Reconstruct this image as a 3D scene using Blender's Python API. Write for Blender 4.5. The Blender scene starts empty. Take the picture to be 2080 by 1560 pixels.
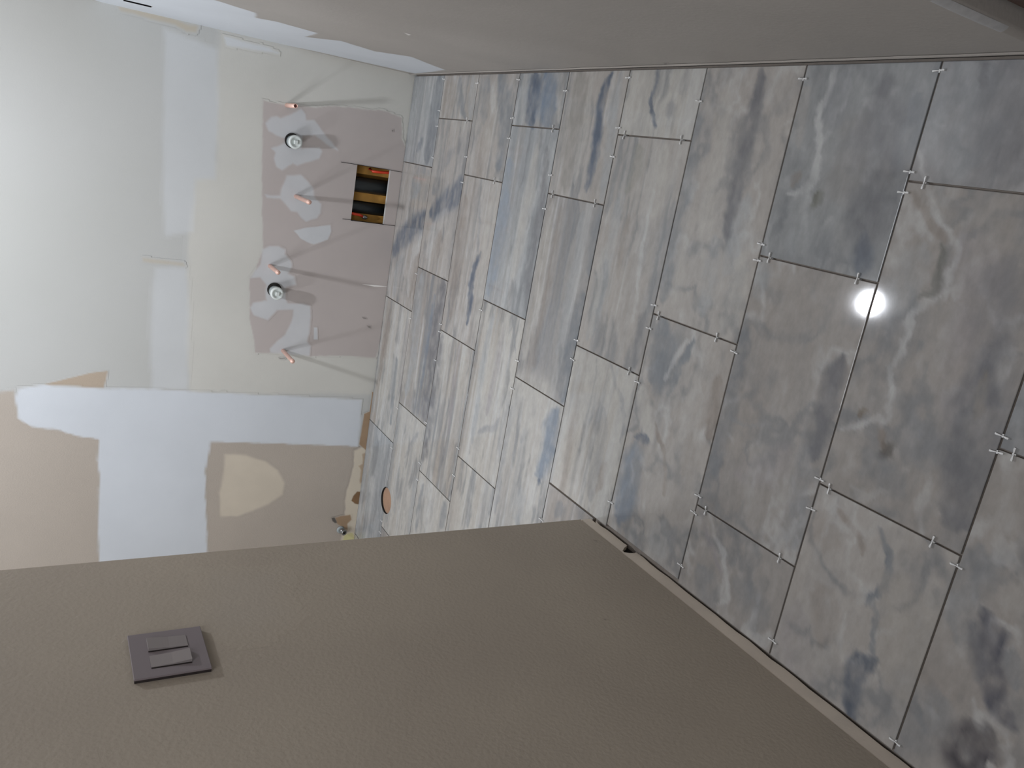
import bpy, bmesh, math, random
import numpy as np
from mathutils import Matrix, Vector

random.seed(7)
SC = bpy.context.scene
COL = SC.collection

# ------------------------------------------------------------------ camera
# axes of the room seen from the (rolled, portrait-held) camera, fitted to the tile joints
R = np.array([[0.16962461745880836, -0.48266433751853294, -0.8592221054184701],
              [-0.9516631997839399, -0.30674920181072235, -0.01555896415182927],
              [-0.2560559378904268, 0.8203292415099442, -0.5113661038774211]])
F = 1614.3258
H = 1.3812                      # camera height
PITCH = 0.308                   # tile width + joint
YB = 3.4469                     # back wall
XR = 0.3214                     # right wall
XL = -0.9154                    # partition on the left
YL = 1.6478                     # where the partition ends
CEIL = 2.44

cam = bpy.data.cameras.new('camera')
cam_o = bpy.data.objects.new('camera', cam)
COL.objects.link(cam_o)
cam.sensor_fit = 'HORIZONTAL'; cam.sensor_width = 36.0
cam.lens = F / 2080 * 36.0
cam.clip_start = 0.02
M3 = Matrix((R.T @ np.diag([1, -1, -1])).tolist())
cam_o.matrix_world = Matrix.Translation((0, 0, H)) @ M3.to_4x4()
SC.camera = cam_o

# ------------------------------------------------------------------ light
w = bpy.data.worlds.new('world'); SC.world = w; w.use_nodes = True
w.node_tree.nodes['Background'].inputs[0].default_value = (0.8, 0.85, 0.9, 1)
w.node_tree.nodes['Background'].inputs[1].default_value = 0.02
SC.view_settings.view_transform = 'Standard'
SC.view_settings.look = 'None'
SC.view_settings.gamma = 1.0
SC.view_settings.use_curve_mapping = False
SC.view_settings.exposure = 0.12
LAMPS = [((-0.352, 2.69, CEIL - 0.014), 22.0, 0.10), ((-1.56, 2.64, CEIL - 0.014), 11.0, 0.15)]
FILLS = [((-1.85, 1.15, CEIL - 0.02), 30.0, 0.9), ((-0.30, -0.1, CEIL - 0.02), 21.0, 1.2)]   # added unseen fill lights without fixtures: alcove, and behind the camera
LCOL = (0.95, 0.985, 1.06)


def area(name, loc, power, size, col=LCOL):
    l = bpy.data.lights.new(name, 'AREA'); l.shape = 'DISK'; l.size = size
    l.energy = power; l.color = col
    o = bpy.data.objects.new(name, l); o.location = loc
    COL.objects.link(o)
    return o


for _p in FILLS:
    area('fill_lamp', *_p)


# ------------------------------------------------------------------ helpers
def ray(q):
    return R.T @ np.array([(q[0] - 1040) / F, (q[1] - 780) / F, 1.0])


def on_floor(q, z=0.0):
    v = ray(q); t = (z - H) / v[2]
    return (v[0] * t, v[1] * t)


def on_back(q):
    v = ray(q); t = YB / v[1]
    return (v[0] * t, H + v[2] * t)


def on_side(q, x):
    v = ray(q); t = x / v[0]
    return (v[1] * t, H + v[2] * t)


def lin(c):
    return tuple((x / 255 / 12.92) if x / 255 <= 0.04045 else ((x / 255 + 0.055) / 1.055) ** 2.4 for x in c)


def link(name, me, mats, parent=None, **props):
    o = bpy.data.objects.new(name, me)
    COL.objects.link(o)
    for m in (mats if isinstance(mats, (list, tuple)) else [mats]):
        me.materials.append(m)
    if parent is not None:
        o.parent = parent
    for k, v in props.items():
        o[k] = v
    return o


def mesh_of(bm, name='m', smooth=False):
    bmesh.ops.recalc_face_normals(bm, faces=bm.faces)
    me = bpy.data.meshes.new(name); bm.to_mesh(me); bm.free()
    if smooth:
        for p in me.polygons:
            p.use_smooth = True
    return me


def add_box(bm, lo, hi, mat=0, bevel=0.0, seg=1):
    vs = [bm.verts.new((x, y, z)) for x in (lo[0], hi[0]) for y in (lo[1], hi[1]) for z in (lo[2], hi[2])]
    fs = []
    for f in ((0, 1, 3, 2), (4, 6, 7, 5), (0, 4, 5, 1), (2, 3, 7, 6), (0, 2, 6, 4), (1, 5, 7, 3)):
        fc = bm.faces.new([vs[i] for i in f]); fc.material_index = mat; fs.append(fc)
    if bevel > 0:
        es = list({e for f in fs for e in f.edges})
        bmesh.ops.bevel(bm, geom=es, offset=bevel, segments=seg, affect='EDGES', profile=0.5)


def box_obj(name, lo, hi, mat, parent=None, bevel=0.0, seg=2, **props):
    bm = bmesh.new(); add_box(bm, lo, hi, 0, bevel, seg)
    return link(name, mesh_of(bm, name), mat, parent, **props)


def lathe(bm, prof, origin, axis, n=24, mat=0, cap=True):
    """profile = (distance along axis, radius)"""
    a = Vector(axis).normalized()
    u = a.orthogonal().normalized(); v = a.cross(u)
    o = Vector(origin); rings = []
    for d, r in prof:
        rings.append([bm.verts.new(o + a * d + (u * math.cos(2 * math.pi * k / n) + v * math.sin(2 * math.pi * k / n)) * max(r, 1e-5)) for k in range(n)])
    for i in range(len(rings) - 1):
        for k in range(n):
            f = bm.faces.new((rings[i][k], rings[i][(k + 1) % n], rings[i + 1][(k + 1) % n], rings[i + 1][k])); f.material_index = mat; f.smooth = True
    if cap:
        for rg in (rings[0], rings[-1]):
            f = bm.faces.new(rg); f.material_index = mat


def tube(bm, pts, r, n=10, mat=0):
    pts = [Vector(p) for p in pts]; rings = []
    for i, p in enumerate(pts):
        t = (pts[min(i + 1, len(pts) - 1)] - pts[max(i - 1, 0)]).normalized()
        u = t.cross(Vector((0.31, 0.2, 0.93))).normalized(); v = t.cross(u)
        rings.append([bm.verts.new(p + (u * math.cos(2 * math.pi * k / n) + v * math.sin(2 * math.pi * k / n)) * r) for k in range(n)])
    for i in range(len(rings) - 1):
        for k in range(n):
            f = bm.faces.new((rings[i][k], rings[i][(k + 1) % n], rings[i + 1][(k + 1) % n], rings[i + 1][k])); f.smooth = True; f.material_index = mat
    bm.faces.new(rings[0]); bm.faces.new(rings[-1])


# numpy value noise
def _hash(ix, iy, seed):
    h = (ix.astype(np.int64) * 374761393 + iy.astype(np.int64) * 668265263 + seed * 1274126177) & 0xFFFFFFFF
    h = ((h ^ (h >> 13)) * 1274126177) & 0xFFFFFFFF
    h = (h ^ (h >> 16)) & 0xFFFFFFFF
    return h / 4294967295.0


def vnoise(x, y, seed=0):
    ix = np.floor(x); iy = np.floor(y); fx = x - ix; fy = y - iy
    fx = fx * fx * fx * (fx * (fx * 6 - 15) + 10); fy = fy * fy * fy * (fy * (fy * 6 - 15) + 10)
    a = _hash(ix, iy, seed); b = _hash(ix + 1, iy, seed); c = _hash(ix, iy + 1, seed); d = _hash(ix + 1, iy + 1, seed)
    return (a + (b - a) * fx) * (1 - fy) + (c + (d - c) * fx) * fy


def fbm(x, y, seed=0, octs=4):
    s = np.zeros_like(x); a = 0.5; t = 0
    for i in range(octs):
        s += a * (vnoise(x, y, seed + i * 17) * 2 - 1); t += a
        x = x * 2.03 + 5.1; y = y * 2.03 + 3.7; a *= 0.5
    return s / t


def smooth01(x):
    x = np.clip(x, 0, 1); return x * x * (3 - 2 * x)


# ------------------------------------------------------------------ materials
def new_mat(name):
    m = bpy.data.materials.new(name); m.use_nodes = True
    return m, m.node_tree, m.node_tree.nodes['Principled BSDF']


def simple(name, col, rough=0.6, metal=0.0, noise=0.0, scale=40.0, bump=0.0, emit=0.0):
    m, nt, b = new_mat(name)
    c = lin(col) + (1,)
    b.inputs['Base Color'].default_value = c
    b.inputs['Roughness'].default_value = rough
    b.inputs['Metallic'].default_value = metal
    if noise > 0 or bump > 0:
        tc = nt.nodes.new('ShaderNodeTexCoord')
        n = nt.nodes.new('ShaderNodeTexNoise'); n.inputs['Scale'].default_value = scale; n.inputs['Detail'].default_value = 5
        nt.links.new(tc.outputs['Object'], n.inputs['Vector'])
        if noise > 0:
            r = nt.nodes.new('ShaderNodeMapRange')
            r.inputs['To Min'].default_value = 1 - noise; r.inputs['To Max'].default_value = 1 + noise
            nt.links.new(n.outputs['Fac'], r.inputs['Value'])
            mx = nt.nodes.new('ShaderNodeVectorMath'); mx.operation = 'SCALE'
            mx.inputs[0].default_value = c[:3]
            nt.links.new(r.outputs[0], mx.inputs['Scale'])
            nt.links.new(mx.outputs[0], b.inputs['Base Color'])
        if bump > 0:
            bp = nt.nodes.new('ShaderNodeBump'); bp.inputs['Strength'].default_value = bump; bp.inputs['Distance'].default_value = 0.002
            nt.links.new(n.outputs['Fac'], bp.inputs['Height']); nt.links.new(bp.outputs[0], b.inputs['Normal'])
    return m


PCOL = {}


def paint(name, col, col2=None, rough=0.55, bump=0.25, blot=3.0, alpha=False, bscale=170.0, amp=1.0):
    """wall paint with orange-peel relief and faint roller blotches; alpha = colour feathers into the coat beneath ('tint' attribute)"""
    m, nt, b = new_mat(name)
    PCOL[name] = np.array(lin(col))
    col2 = col2 or tuple(min(255, c * 0.96) for c in col)
    tc = nt.nodes.new('ShaderNodeTexCoord')
    n = nt.nodes.new('ShaderNodeTexNoise'); n.inputs['Scale'].default_value = blot; n.inputs['Detail'].default_value = 4
    nt.links.new(tc.outputs['Object'], n.inputs['Vector'])
    r = nt.nodes.new('ShaderNodeMapRange'); r.inputs['From Min'].default_value = 0.35; r.inputs['From Max'].default_value = 0.65
    nt.links.new(n.outputs['Fac'], r.inputs['Value'])
    mx = nt.nodes.new('ShaderNodeMix'); mx.data_type = 'RGBA'
    mx.inputs[6].default_value = lin(col) + (1,); mx.inputs[7].default_value = lin(col2) + (1,)
    nt.links.new(r.outputs[0], mx.inputs[0])
    nt.links.new(mx.outputs[2], b.inputs['Base Color'])
    b.inputs['Roughness'].default_value = rough
    b.inputs['Specular IOR Level'].default_value = 0.3
    n2 = nt.nodes.new('ShaderNodeTexNoise'); n2.inputs['Scale'].default_value = bscale; n2.inputs['Detail'].default_value = 2
    nt.links.new(tc.outputs['Object'], n2.inputs['Vector'])
    bp = nt.nodes.new('ShaderNodeBump'); bp.inputs['Strength'].default_value = bump; bp.inputs['Distance'].default_value = 0.0015
    nt.links.new(n2.outputs['Fac'], bp.inputs['Height']); nt.links.new(bp.outputs[0], b.inputs['Normal'])
    if alpha:
        at = nt.nodes.new('ShaderNodeAttribute'); at.attribute_name = 'tint'
        r.inputs['To Min'].default_value = 1.02; r.inputs['To Max'].default_value = 0.96
        vm = nt.nodes.new('ShaderNodeVectorMath'); vm.operation = 'SCALE'
        nt.links.new(at.outputs['Color'], vm.inputs[0]); nt.links.new(r.outputs[0], vm.inputs['Scale'])
        nt.links.new(vm.outputs[0], b.inputs['Base Color'])
    return m


M = {}
M['wall_back'] = paint('skim_coat_paint', (184, 185, 182), (180, 181, 177), bump=0.12, blot=1.6)
M['wall_tan'] = paint('taupe_paint', (171, 160, 145), (165, 154, 140), bump=0.45, bscale=120)
M['wall_right'] = paint('taupe_paint_right', (166, 161, 155), (160, 155, 149), bump=0.3, bscale=120)
M['tan'] = paint('taupe_patch', (173, 164, 153), (168, 160, 148), bump=0.35, alpha=True)
M['tan2'] = paint('tan_unprimed', (172, 158, 141), (168, 154, 138), bump=0.3, alpha=True)
M['primer'] = paint('primer_white', (202, 207, 212), (202, 206, 208), bump=0.1, alpha=True)
M['primer_mid'] = paint('primer_mid', (205, 209, 212), (202, 204, 203), bump=0.1, alpha=True)
M['beige'] = paint('skim_beige', (197, 196, 189), (195, 193, 181), bump=0.12, alpha=True)
M['compound'] = paint('joint_compound', (196, 199, 201), (190, 194, 196), bump=0.08, blot=9, alpha=True)
M['drywall'] = paint('drywall_paper', (180, 172, 168), (175, 168, 164), bump=0.05, blot=3, alpha=True)
M['plaster'] = paint('bare_plaster', (206, 196, 178), (198, 186, 168), bump=0.1, blot=8, alpha=True)
M['stain'] = paint('rusty_stain', (186, 170, 140), (180, 162, 132), bump=0.1, alpha=True)
M['brown'] = paint('torn_brown_paper', (158, 134, 108), (142, 120, 98), bump=0.3, blot=30, alpha=True)
M['brown_dark'] = paint('hole_brown', (128, 100, 72), (108, 84, 62), bump=0.3, blot=40, alpha=True)
M['yellow'] = paint('yellow_insulation', (205, 200, 150), (198, 190, 140), bump=0.3, blot=30, alpha=True)
M['mark'] = paint('pencil_mark', (92, 88, 84), (80, 78, 76), bump=0, alpha=True)
M['white_mark'] = paint('white_scratch', (240, 238, 234), (240, 238, 234), bump=0, alpha=True)
M['strip'] = paint('bare_drywall_edge', (226, 214, 198), (214, 202, 188), bump=0.15, blot=9)
M['ceiling'] = paint('ceiling_white', (238, 238, 236), bump=0.3)
M['dark'] = simple('dark_gap_shade', (30, 27, 24), 0.9, noise=0.3, scale=60)
M['thinset'] = simple('thinset', (120, 112, 104), 0.95, noise=0.2, scale=60, bump=0.5)
M['copper'] = simple('copper', (236, 196, 180), 0.4, 0.35, noise=0.08, scale=60)
M['copper_in'] = simple('copper_inside', (90, 50, 42), 0.6, 0.3, noise=0.1)
M['pvc'] = simple('white_pvc', (208, 214, 210), 0.4, noise=0.03, scale=40)
M['pvc_grey'] = simple('pvc_grey', (150, 158, 158), 0.5, noise=0.05, scale=40)
M['abs'] = simple('black_abs', (36, 42, 44), 0.4, noise=0.2, scale=20)
M['wood'] = simple('lath_wood', (176, 132, 62), 0.8, noise=0.45, scale=18, bump=0.3)
M['red'] = simple('red_wire', (205, 62, 34), 0.45, noise=0.1)
M['metal'] = simple('dull_metal', (150, 150, 148), 0.35, 0.85, noise=0.15)
M['plate'] = simple('almond_plate', (126, 116, 118), 0.35, noise=0.02, scale=15)
M['rocker'] = simple('rocker_plastic', (140, 132, 130), 0.35, noise=0.02, scale=15)
M['plate_dark'] = simple('plate_gap_shade', (40, 32, 30), 0.8, noise=0.1)
M['spacer'] = simple('spacer_plastic', (204, 204, 202), 0.4, noise=0.03)
M['plywood'] = simple('plywood', (150, 120, 98), 0.85, noise=0.25, scale=25, bump=0.3)
M['door_wood'] = simple('dark_brown_wood', (66, 40, 26), 0.45, noise=0.3, scale=12, bump=0.2)
M['led'] = simple('diffuser', (240, 240, 236), 0.5, noise=0.01)


def tile_mat():
    m, nt, b = new_mat('veined_porcelain')
    at = nt.nodes.new('ShaderNodeAttribute'); at.attribute_name = 'vein'
    tc = nt.nodes.new('ShaderNodeTexCoord')
    n = nt.nodes.new('ShaderNodeTexNoise'); n.inputs['Scale'].default_value = 55; n.inputs['Detail'].default_value = 7; n.inputs['Roughness'].default_value = 0.65
    mp = nt.nodes.new('ShaderNodeMapping'); mp.inputs['Scale'].default_value = (0.55, 1.0, 1.0)
    nt.links.new(tc.outputs['Object'], mp.inputs[0]); nt.links.new(mp.outputs[0], n.inputs['Vector'])
    r = nt.nodes.new('ShaderNodeMapRange'); r.inputs['From Min'].default_value = 0.3; r.inputs['From Max'].default_value = 0.7
    r.inputs['To Min'].default_value = 0.9; r.inputs['To Max'].default_value = 1.09
    nt.links.new(n.outputs['Fac'], r.inputs['Value'])
    mx = nt.nodes.new('ShaderNodeVectorMath'); mx.operation = 'SCALE'
    nt.links.new(at.outputs['Color'], mx.inputs[0]); nt.links.new(r.outputs[0], mx.inputs['Scale'])
    nt.links.new(mx.outputs[0], b.inputs['Base Color'])
    b.inputs['Roughness'].default_value = 0.05
    b.inputs['Specular IOR Level'].default_value = 0.42
    n2 = nt.nodes.new('ShaderNodeTexNoise'); n2.inputs['Scale'].default_value = 22; n2.inputs['Detail'].default_value = 3
    nt.links.new(tc.outputs['Object'], n2.inputs['Vector'])
    bp = nt.nodes.new('ShaderNodeBump'); bp.inputs['Strength'].default_value = 0.04; bp.inputs['Distance'].default_value = 0.001
    nt.links.new(n2.outputs['Fac'], bp.inputs['Height']); nt.links.new(bp.outputs[0], b.inputs['Normal'])
    return m


M['tile'] = tile_mat()
M['tile_body'] = simple('tile_body', (158, 147, 136), 0.8, noise=0.05)

# ------------------------------------------------------------------ room shell
bm = bmesh.new(); add_box(bm, (-2.75, -1.6, -0.10), (1.3, YB + 0.02, -0.0095))
floor = link('floor', mesh_of(bm), M['thinset'], kind='structure')

box_obj('ceiling', (-2.75, -1.6, CEIL + 0.004), (1.3, YB + 0.15, CEIL + 0.10), M['ceiling'], kind='structure')

# back wall with the rectangular cut-out, built round the hole
HX0, HX1, HZ0, HZ1 = -0.331, -0.092, 0.0545, 0.209
bm = bmesh.new()
T = 0.0135
for lo, hi in (((-2.75, YB, -0.05), (HX0, YB + T, CEIL + 0.01)), ((HX1, YB, -0.05), (1.3, YB + T, CEIL + 0.01)),
               ((HX0, YB, -0.05), (HX1, YB + T, HZ0)), ((HX0, YB, HZ1), (HX1, YB + T, CEIL + 0.01))):
    add_box(bm, lo, hi)
# drain and stub-out holes are covered by their own parts; framing void behind
add_box(bm, (-2.75, YB + 0.12, -0.05), (1.3, YB + 0.14, CEIL + 0.01))
wall_back = link('wall_back', mesh_of(bm), M['wall_back'], kind='structure')

# right wall: slot cut near the back corner, rounded free end near the camera
SY0, SY1, SZ0, SZ1 = 3.185, 3.235, 1.070, 1.158
YE = 0.775
bm = bmesh.new()
xt = XR + 0.012
for lo, hi in (((XR, YE + 0.012, 0.008), (xt, SY0, CEIL + 0.01)), ((XR, SY1, 0.008), (xt, YB, CEIL + 0.01)),
               ((XR, SY0, 0.008), (xt, SY1, SZ0)), ((XR, SY0, SZ1), (xt, SY1, CEIL + 0.01))):
    add_box(bm, lo, hi)
add_box(bm, (XR + 0.03, YE + 0.02, -0.05), (XR + 0.11, YB, CEIL + 0.01))
# rounded outside corner and the return of the wall end
prof = [(XR, YE + 0.012)] + [(XR + 0.012 - 0.012 * math.cos(a), YE + 0.012 - 0.012 * math.sin(a)) for a in [math.pi / 2 * k / 6 for k in range(1, 7)]] + [(XR + 0.11, YE), (XR + 0.11, YE + 0.03), (XR + 0.012, YE + 0.03)]
lo = [bm.verts.new((x, y, 0.008)) for x, y in prof]; hi = [bm.verts.new((x, y, CEIL + 0.01)) for x, y in prof]
for i in range(len(prof)):
    j = (i + 1) % len(prof); f = bm.faces.new((lo[i], lo[j], hi[j], hi[i])); f.smooth = i in range(0, 6)
wall_right = link('wall_right', mesh_of(bm), M['wall_right'], kind='structure')

# partition on the left: painted face, bare strip below, gap holes at its foot
ZS = 0.047
bm = bmesh.new()
add_box(bm, (XL - 0.115, -1.6, ZS), (XL, YL, CEIL + 0.01), bevel=0.0)
add_box(bm, (XL - 0.103, -1.6, -0.009), (XL - 0.0145, YL - 0.012, ZS))
wall_left = link('wall_left', mesh_of(bm), M['wall_tan'], kind='structure')

box_obj('wall_alcove', (-2.75, -1.6, -0.05), (-2.6, YB, CEIL + 0.01), M['wall_tan'], kind='structure')
box_obj('wall_front', (-2.75, -1.75, -0.05), (1.3, -1.6, CEIL + 0.01), M['wall_tan'], kind='structure')
box_obj('wall_hall', (1.3, -1.75, -0.05), (1.4, YB, CEIL + 0.01), M['wall_tan'], kind='structure')


# ------------------------------------------------------------------ flat patches of paint, primer and compound
def sdf(P, poly):
    """signed distance, positive inside"""
    d = np.full(len(P), 1e9); inside = np.zeros(len(P), bool)
    n = len(poly)
    for i in range(n):
        a = poly[i]; b = poly[(i + 1) % n]; e = b - a; wv = P - a
        t = np.clip((wv @ e) / max(e @ e, 1e-12), 0, 1)
        dd = wv - t[:, None] * e
        d = np.minimum(d, np.einsum('ij,ij->i', dd, dd))
        c1 = (a[1] <= P[:, 1]) & (b[1] > P[:, 1]); c2 = (b[1] <= P[:, 1]) & (a[1] > P[:, 1])
        cr = e[0] * wv[:, 1] - e[1] * wv[:, 0]
        inside ^= (c1 & (cr > 0)) | (c2 & (cr < 0))
    d = np.sqrt(d)
    return np.where(inside, d, -d)


PLANES = {
    'back': (on_back, lambda u, v, d: (u, YB - d, v), (-2.6, XR, 0.0, CEIL)),
    'right': (lambda q: on_side(q, XR), lambda u, v, d: (XR - d, u, v), (YE + 0.013, YB, 0.009, CEIL)),
    'left': (lambda q: on_side(q, XL), lambda u, v, d: (XL + d, u, v), (-1.6, YL, ZS, CEIL)),
}
SEED = [100]
COATS = {'back': [], 'right': [], 'left': []}


def patch(name, plane, px, mat, parent, step=0.008, soft=0.006, wob=0.006, wscale=14.0, order=1, world=False, label=None, strength=1.0, soft_streak=None):
    proj, place, lim = PLANES[plane]
    poly = np.array([p if world else proj(p) for p in px], float)
    SEED[0] += 31; sd = SEED[0]
    m = soft + wob

    def cover(Q):
        sv = sdf(Q, poly)
        sv = sv + wob * fbm(Q[:, 0] * wscale, Q[:, 1] * wscale, sd, 4) * 1.6
        return smooth01((sv + soft) / (2 * soft)) * strength
    u0, v0 = poly.min(0) - m; u1, v1 = poly.max(0) + m
    u0 = max(u0, lim[0]); u1 = min(u1, lim[1]); v0 = max(v0, lim[2]); v1 = min(v1, lim[3])
    nu = max(2, int((u1 - u0) / step) + 1); nv = max(2, int((v1 - v0) / step) + 1)
    gu = np.linspace(u0, u1, nu + 1); gv = np.linspace(v0, v1, nv + 1)
    ca, cb, cc, cd = (HX0, HX1, HZ0, HZ1) if plane == 'back' else (SY0, SY1, SZ0, SZ1)
    cut = plane != 'left' and u0 < ca and u1 > cb and v0 < cc and v1 > cd
    if cut:
        for e in (ca, cb):
            gu[np.abs(gu - e).argmin()] = e
        for e in (cc, cd):
            gv[np.abs(gv - e).argmin()] = e
    U, V = np.meshgrid(gu, gv, indexing='ij')
    P = np.stack([U.ravel(), V.ravel()], 1)
    fade = cover(P)
    under = np.tile(PCOL[{'back': 'skim_coat_paint', 'right': 'taupe_paint_right', 'left': 'taupe_paint'}[plane]], (len(P), 1))
    for cv, cl in COATS[plane]:
        a_ = cv(P)[:, None]; under = under * (1 - a_) + cl * a_
    own = PCOL[mat.name]
    tint = under * (1 - fade[:, None]) + own * fade[:, None]
    COATS[plane].append((cover, own))
    keep = (fade > 0.02).reshape(nu + 1, nv + 1)
    cell = keep[:-1, :-1] | keep[1:, :-1] | keep[:-1, 1:] | keep[1:, 1:]
    idx = -np.ones((nu + 1) * (nv + 1), int); verts = []; faces = []; fv = []
    d = 0.00012 * len(COATS[plane])

    def vid(i, j):
        k = i * (nv + 1) + j
        if idx[k] < 0:
            idx[k] = len(verts); verts.append(place(P[k, 0], P[k, 1], d)); fv.append(tuple(tint[k]) + (1.0,))
        return idx[k]
    for i, j in zip(*np.nonzero(cell)):
        if cut:
            cu = (gu[i] + gu[i + 1]) / 2; cv = (gv[j] + gv[j + 1]) / 2
            if ca < cu < cb and cc < cv < cd:
                continue
        faces.append((vid(i, j), vid(i + 1, j), vid(i + 1, j + 1), vid(i, j + 1)))
    me = bpy.data.meshes.new(name); me.from_pydata(verts, [], faces)
    a = me.color_attributes.new('tint', 'FLOAT_COLOR', 'POINT'); a.data.foreach_set('color', np.array(fv, np.float32).ravel())
    o = link(name, me, mat, parent)
    if label:
        o['label'] = label
    return o


def crop(pts, ox, oy, s):
    return [(ox + x / s, oy + y / s) for x, y in pts]


WB = wall_back
# --- back wall, colours of the coats under and over one another
patch('beige_coat', 'back', [(445, 60), (850, 150), (830, 300), (790, 620), (765, 800), (500, 800), (385, 795), (380, 700), (378, 540), (384, 450), (400, 366), (436, 362), (440, 200)],
      M['beige'], WB, step=0.014, soft=0.012, wob=0.006, order=1)
patch('primer_patch', 'back', [(335, 60), (442, 100), (443, 230), (436, 362), (398, 366), (392, 470), (335, 480), (330, 300)],
      M['primer_mid'], WB, step=0.012, soft=0.010, wob=0.003, order=2, strength=0.45)
patch('primer_patch', 'back', [(315, 545), (378, 542), (384, 640), (380, 790), (310, 790), (306, 650)], M['primer_mid'], WB, step=0.012, soft=0.012, wob=0.003, order=2, strength=0.45)
patch('taupe_area', 'back', [(-10, 796), (29, 792), (32, 808), (38.5, 850), (64, 866), (112, 872), (160, 885), (203, 891), (199, 936), (203, 965), (201, 1010), (200, 1060), (202, 1141), (202, 1180), (-10, 1190)],
      M['tan'], WB, step=0.010, soft=0.006, wob=0.004, order=3, label='taupe painted area at the left of the back wall')
patch('taupe_area', 'back', [(84, 782), (140, 768), (185, 757), (218, 754), (210, 787)], M['tan2'], WB, step=0.006, soft=0.003, wob=0.002, order=3,
      label='small unprimed tan triangle')
patch('taupe_area', 'back', [(427, 897), (640, 903), (712, 905), (735, 905), (730, 1000), (715, 1120), (420, 1140), (421, 1124), (418, 1020), (416, 960), (422, 930)],
      M['tan'], WB, step=0.008, soft=0.005, wob=0.004, wscale=30, order=3)
patch('compound_patch', 'back', [(458, 924), (500, 925), (538, 936), (564, 955), (577, 981), (574, 1004), (545, 1023), (513, 1036), (481, 1048), (449, 1047), (447, 1000), (455, 955)],
      M['plaster'], WB, step=0.006, soft=0.009, wob=0.004, order=4, strength=0.75, label='half-round cream filler patch')
patch('primer_patch', 'back', [(210, 789), (300, 791), (426, 797), (735, 812), (726, 906), (640, 903), (427, 897), (422, 930), (416, 960), (418, 1020), (421, 1140), (202, 1160), (200, 1060), (201, 1010), (203, 965), (199, 936), (202, 891), (160, 885), (112, 872), (64, 866), (38, 850), (32, 808), (40, 790), (86, 783)],
      M['primer'], WB, step=0.009, soft=0.004, wob=0.003, wscale=22, order=5, strength=0.92, label='broad T of bright white primer')
# rusty line along the corner and in the middle of the wall
patch('stain', 'back', [(240, 12), (300, 25), (360, 42), (400, 54), (398, 66), (380, 66), (355, 50), (300, 36), (245, 22)], M['stain'], WB, step=0.006, soft=0.008, wob=0.006, order=2, strength=0.5)
patch('stain', 'back', [(290, 524), (372, 534), (375, 540), (290, 532)], M['stain'], WB, step=0.006, soft=0.008, wob=0.003, order=4, strength=0.4)
patch('primer_patch', 'back', [(455, 74), (545, 95), (565, 108), (540, 106), (460, 92)], M['primer_mid'], WB, step=0.006, soft=0.006, wob=0.003, order=4, strength=0.8)

# --- grey drywall repair and the compound on it
patch('drywall_patch', 'back', [(534, 203), (560, 210), (640, 218), (673, 215), (763, 224), (770, 222), (816, 239), (816, 283), (826, 300), (812, 420), (806, 452), (798, 520), (797, 570), (790, 575), (785, 640), (783, 655), (764, 727), (700, 722), (640, 722), (628, 724), (600, 716), (519, 716), (516, 690), (508, 650), (507, 566), (520, 545), (534, 506), (532, 400), (533, 300)],
      M['drywall'], WB, step=0.006, soft=0.003, wob=0.0025, wscale=20, order=6, label='mauve-grey bare drywall repair')
A = (480, 160, 4.874); B = (480, 440, 4.334)
patch('compound_patch', 'back', crop([(285, 440), (340, 380), (400, 365), (440, 390), (520, 360), (640, 300), (680, 350), (690, 410), (770, 410), (830, 480), (900, 570), (960, 640), (1000, 705), (930, 680), (850, 620), (780, 560), (650, 560), (640, 700), (700, 690), (820, 680), (850, 720), (820, 790), (700, 830), (600, 860), (560, 830), (510, 860), (450, 900), (400, 870), (370, 790), (390, 730), (350, 690), (480, 640), (500, 590), (400, 560), (320, 520)], *A),
      M['compound'], WB, step=0.004, soft=0.006, wob=0.003, order=7, strength=0.78)
patch('compound_patch', 'back', crop([(280, 1140), (340, 1155), (430, 1150), (440, 1090), (480, 1000), (500, 955), (640, 945), (700, 1000), (760, 1080), (770, 1170), (840, 1240), (830, 1330), (800, 1380), (690, 1412), (640, 1370), (600, 1320), (540, 1310), (500, 1260), (430, 1190), (300, 1180)], *A),
      M['compound'], WB, step=0.004, soft=0.006, wob=0.003, order=7, strength=0.78)
patch('compound_patch', 'back', crop([(500, 122), (600, 98), (830, 70), (836, 130), (800, 200), (740, 225), (680, 240), (620, 222), (560, 190), (530, 150)], *B),
      M['compound'], WB, step=0.004, soft=0.003, wob=0.002, order=7, strength=0.9)
patch('compound_patch', 'back', crop([(230, 290), (290, 260), (370, 255), (435, 290), (430, 330), (480, 400), (490, 440), (450, 500), (510, 530), (530, 600), (440, 620), (430, 720), (450, 760), (570, 765), (645, 785), (655, 880), (640, 1000), (620, 1100), (655, 1140), (640, 1225), (300, 1195), (290, 1160), (360, 1090), (430, 1040), (470, 960), (500, 870), (500, 820), (360, 820), (310, 870), (275, 910), (150, 860), (120, 800), (150, 760), (270, 740), (255, 650), (265, 600), (210, 530), (120, 545), (150, 500), (220, 420)], *B),
      M['compound'], WB, step=0.004, soft=0.006, wob=0.003, order=7, strength=0.78)
patch('compound_patch', 'back', crop([(682, 975), (712, 975), (715, 1080), (680, 1080)], *B), M['compound'], WB, step=0.003, soft=0.003, wob=0.001, order=8, strength=0.9)
patch('scratch', 'back', [(736, 577), (760, 579), (790, 582), (760, 582)], M['white_mark'], WB, step=0.002, soft=0.0015, wob=0, order=8)
for q in ([(735, 644), (742, 645), (745, 648), (738, 647)], [(745, 661), (752, 662), (753, 667), (748, 665)], [(565, 726), (579, 727), (579, 729), (568, 729)], [(795, 264), (799, 263), (799, 267), (796, 268)]):
    patch('pencil_mark', 'back', q, M['mark'], WB, step=0.002, soft=0.002, wob=0.0005, order=9, strength=0.6)
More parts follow.
